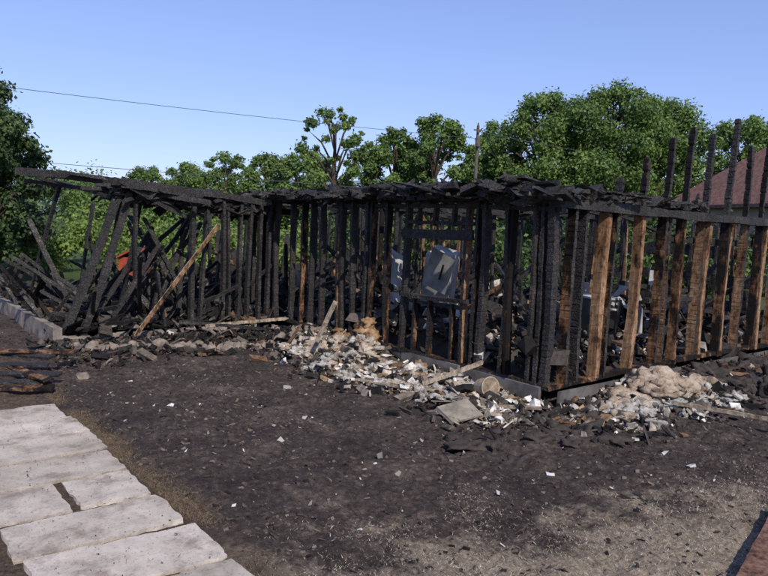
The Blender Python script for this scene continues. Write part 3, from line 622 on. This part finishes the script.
mass('green_bushes',p,LY,.07,800)
p=[]
for i in range(90):
    x=random.uniform(-3,26);p.append((x,random.uniform(22,32)+max(0,(x-8)*.2),random.uniform(.1,2.1),random.uniform(.6,1.4)))
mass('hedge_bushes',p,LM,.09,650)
p=[]
for i in range(120):
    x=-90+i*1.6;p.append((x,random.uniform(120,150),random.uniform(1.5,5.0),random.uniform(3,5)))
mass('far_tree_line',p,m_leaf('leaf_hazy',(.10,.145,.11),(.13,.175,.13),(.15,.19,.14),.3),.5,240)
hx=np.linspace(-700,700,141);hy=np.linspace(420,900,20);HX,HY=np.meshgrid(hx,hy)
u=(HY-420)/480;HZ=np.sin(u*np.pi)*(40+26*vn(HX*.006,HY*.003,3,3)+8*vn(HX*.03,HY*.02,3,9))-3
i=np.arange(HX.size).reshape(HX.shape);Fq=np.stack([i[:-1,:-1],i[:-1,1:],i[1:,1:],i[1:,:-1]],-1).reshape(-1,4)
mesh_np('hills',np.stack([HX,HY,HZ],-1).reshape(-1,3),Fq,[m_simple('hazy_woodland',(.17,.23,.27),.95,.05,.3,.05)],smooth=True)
# ------------------------------------------------------------------ utility pole & wires
pl=empty('utility_pole',(6.2,50,0))
mb=MB(False);mb.tube([(6.2,50,-.5),(6.2,50,5),(6.2,50,9.5)],[.15,.13,.10],10);mb.box((6.2,49.8,9.05),(.12,.12,.12));mb.tube([(6.2,49.76,8.0),(6.2,49.76,8.6)],[.18,.18],10);mb.tube([(6.2,50,9.5),(6.2,50,9.7)],[.06,.05],8);mb.tube([(5.9,50,9.2),(6.5,50,9.2)],[.05,.05],6)
mb.make('pole_shaft',[m_simple('pole_wood',(.12,.10,.09),.9,.1,.4,5)],pl)
WM=m_simple('wire_black',(.07,.07,.08),.6,.3,.1)
def wire(name,A,B,sag,r=.022):
    A=Vector(A);B=Vector(B);pts=[A.lerp(B,t)-Vector((0,0,sag*4*t*(1-t))) for t in np.linspace(0,1,25)]
    mb=MB(False);mb.tube(pts,[r]*25,6);mb.make(name,[WM])
wire('power_line',(6.2,50,8.6),(-40,23,8.6),.4,.015)
wire('telephone_line',(6.2,50,4.5),(-46.3,58,6.74),.02,.022)
wire('power_line',(6.2,50,9.1),(60,90,9.5),.6,.02)
# ------------------------------------------------------------------ neighbour house (hip roof)
nb=empty('neighbour_house',(19.6,33,0))
M=Matrix.Translation((19.4,33,0))@Matrix.Rotation(math.radians(12),4,'Z')
def nbmesh(name,boxes,mts):
    mb=MB(False)
    for c,sz,rot,mi in boxes:mb.box(c,sz,rot,mi)
    mb.v=[M@v for v in mb.v];return mb.make(name,mts,nb)
WALL=m_simple('tan_siding',(.34,.26,.2),.8,.2,.3,2);ROOF=m_simple('brown_shingles',(.20,.11,.09),.9,.1,.6,6);GL=m_simple('window_glass',(.03,.035,.04),.1,.6,.2);WT=m_simple('white_trim',(.7,.7,.68),.6,.3,.15)
nbmesh('walls',[((0,0,1.9),(8.4,7,3.8),(0,0,0),0)],[WALL])
ev=[(-4.7,-4.0,3.75),(4.7,-4.0,3.75),(4.7,4.0,3.75),(-4.7,4.0,3.75),(-1.9,0,6.6),(1.9,0,6.6)]+[(-4.7,-4.0,3.6),(4.7,-4.0,3.6),(4.7,4.0,3.6),(-4.7,4.0,3.6)]
me=bpy.data.meshes.new('roof');me.from_pydata([tuple(M@Vector(v)) for v in ev],[],[(0,1,5,4),(2,3,4,5),(1,2,5),(3,0,4),(6,7,1,0),(7,8,2,1),(8,9,3,2),(9,6,0,3),(9,8,7,6)]);me.materials.append(ROOF)
link(bpy.data.objects.new('roof',me),nb)
nbmesh('windows',[((-2.6,-3.52,2.4),(1.2,.06,1.2),(0,0,0),0),((2.4,-3.52,2.4),(1.2,.06,1.2),(0,0,0),0),((-4.22,0,2.4),(.06,1.2,1.2),(0,0,0),0)],[GL])
nbmesh('door',[((0,-3.52,1.05),(.95,.06,2.1),(0,0,0),0)],[WT])
nbmesh('vent_pipe',[((-1.6,-.8,6.6),(.18,.18,1.9),(0,0,0),0)],[WT])
# small red shed, only its low roof shows among the bushes
rs=empty('red_shed',(-8.0,22.3,0))
RM=m_simple('red_paint',(.30,.055,.035),.7,.2,.5)
mb=MB(False);mb.box((-8.0,22.3,.4),(.9,.9,.8));mb.make('walls',[RM],rs)
mb=MB(False);mb.box((-8.24,22.3,.93),(.60,1.1,.05),(0,-.5,0));mb.box((-7.76,22.3,.93),(.60,1.1,.05),(0,.5,0));mb.make('roof',[RM],rs)
# ------------------------------------------------------------------ light, sky, camera
el=math.radians(42);az=math.radians(158)  # clockwise from +Y
w=bpy.data.worlds.new("World");sc.world=w;w.use_nodes=True;nt=w.node_tree
sky=nt.nodes.new('ShaderNodeTexSky');sky.sky_type='NISHITA';sky.sun_disc=False;sky.sun_elevation=el;sky.sun_rotation=az;sky.air_density=1.0;sky.dust_density=.25;sky.ozone_density=3.0
gm=nt.nodes.new('ShaderNodeGamma');gm.inputs[1].default_value=.62;nt.links.new(sky.outputs[0],gm.inputs[0])
tint=nt.nodes.new('ShaderNodeMix');tint.data_type='RGBA';tint.blend_type='MULTIPLY';tint.inputs[0].default_value=1;tint.inputs[7].default_value=(1.38,1.50,2.15,1)
nt.links.new(gm.outputs[0],tint.inputs[6])
bg=nt.nodes['Background'];nt.links.new(tint.outputs[2],bg.inputs[0]);bg.inputs[1].default_value=.15
sd=bpy.data.lights.new('sun','SUN');sd.energy=5.0;sd.angle=math.radians(.5);sd.color=(1,.92,.80)
so=bpy.data.objects.new('sun',sd);sc.collection.objects.link(so)
S=Vector((math.sin(az)*math.cos(el),math.cos(az)*math.cos(el),math.sin(el)));so.rotation_euler=S.to_track_quat('Z','Y').to_euler()
cd=bpy.data.cameras.new('camera');cam=bpy.data.objects.new('camera',cd);sc.collection.objects.link(cam)
cd.sensor_width=36;cd.lens=36*690/768;cd.clip_start=.05;cd.clip_end=6000
cam.matrix_world=Matrix.Translation((0,0,2.18))@Matrix.Rotation(math.radians(90-5.22),4,'X')@Matrix.Rotation(math.radians(2.5),4,'Z')
sc.camera=cam
sc.view_settings.view_transform='Standard';sc.view_settings.look='None';sc.view_settings.exposure=0
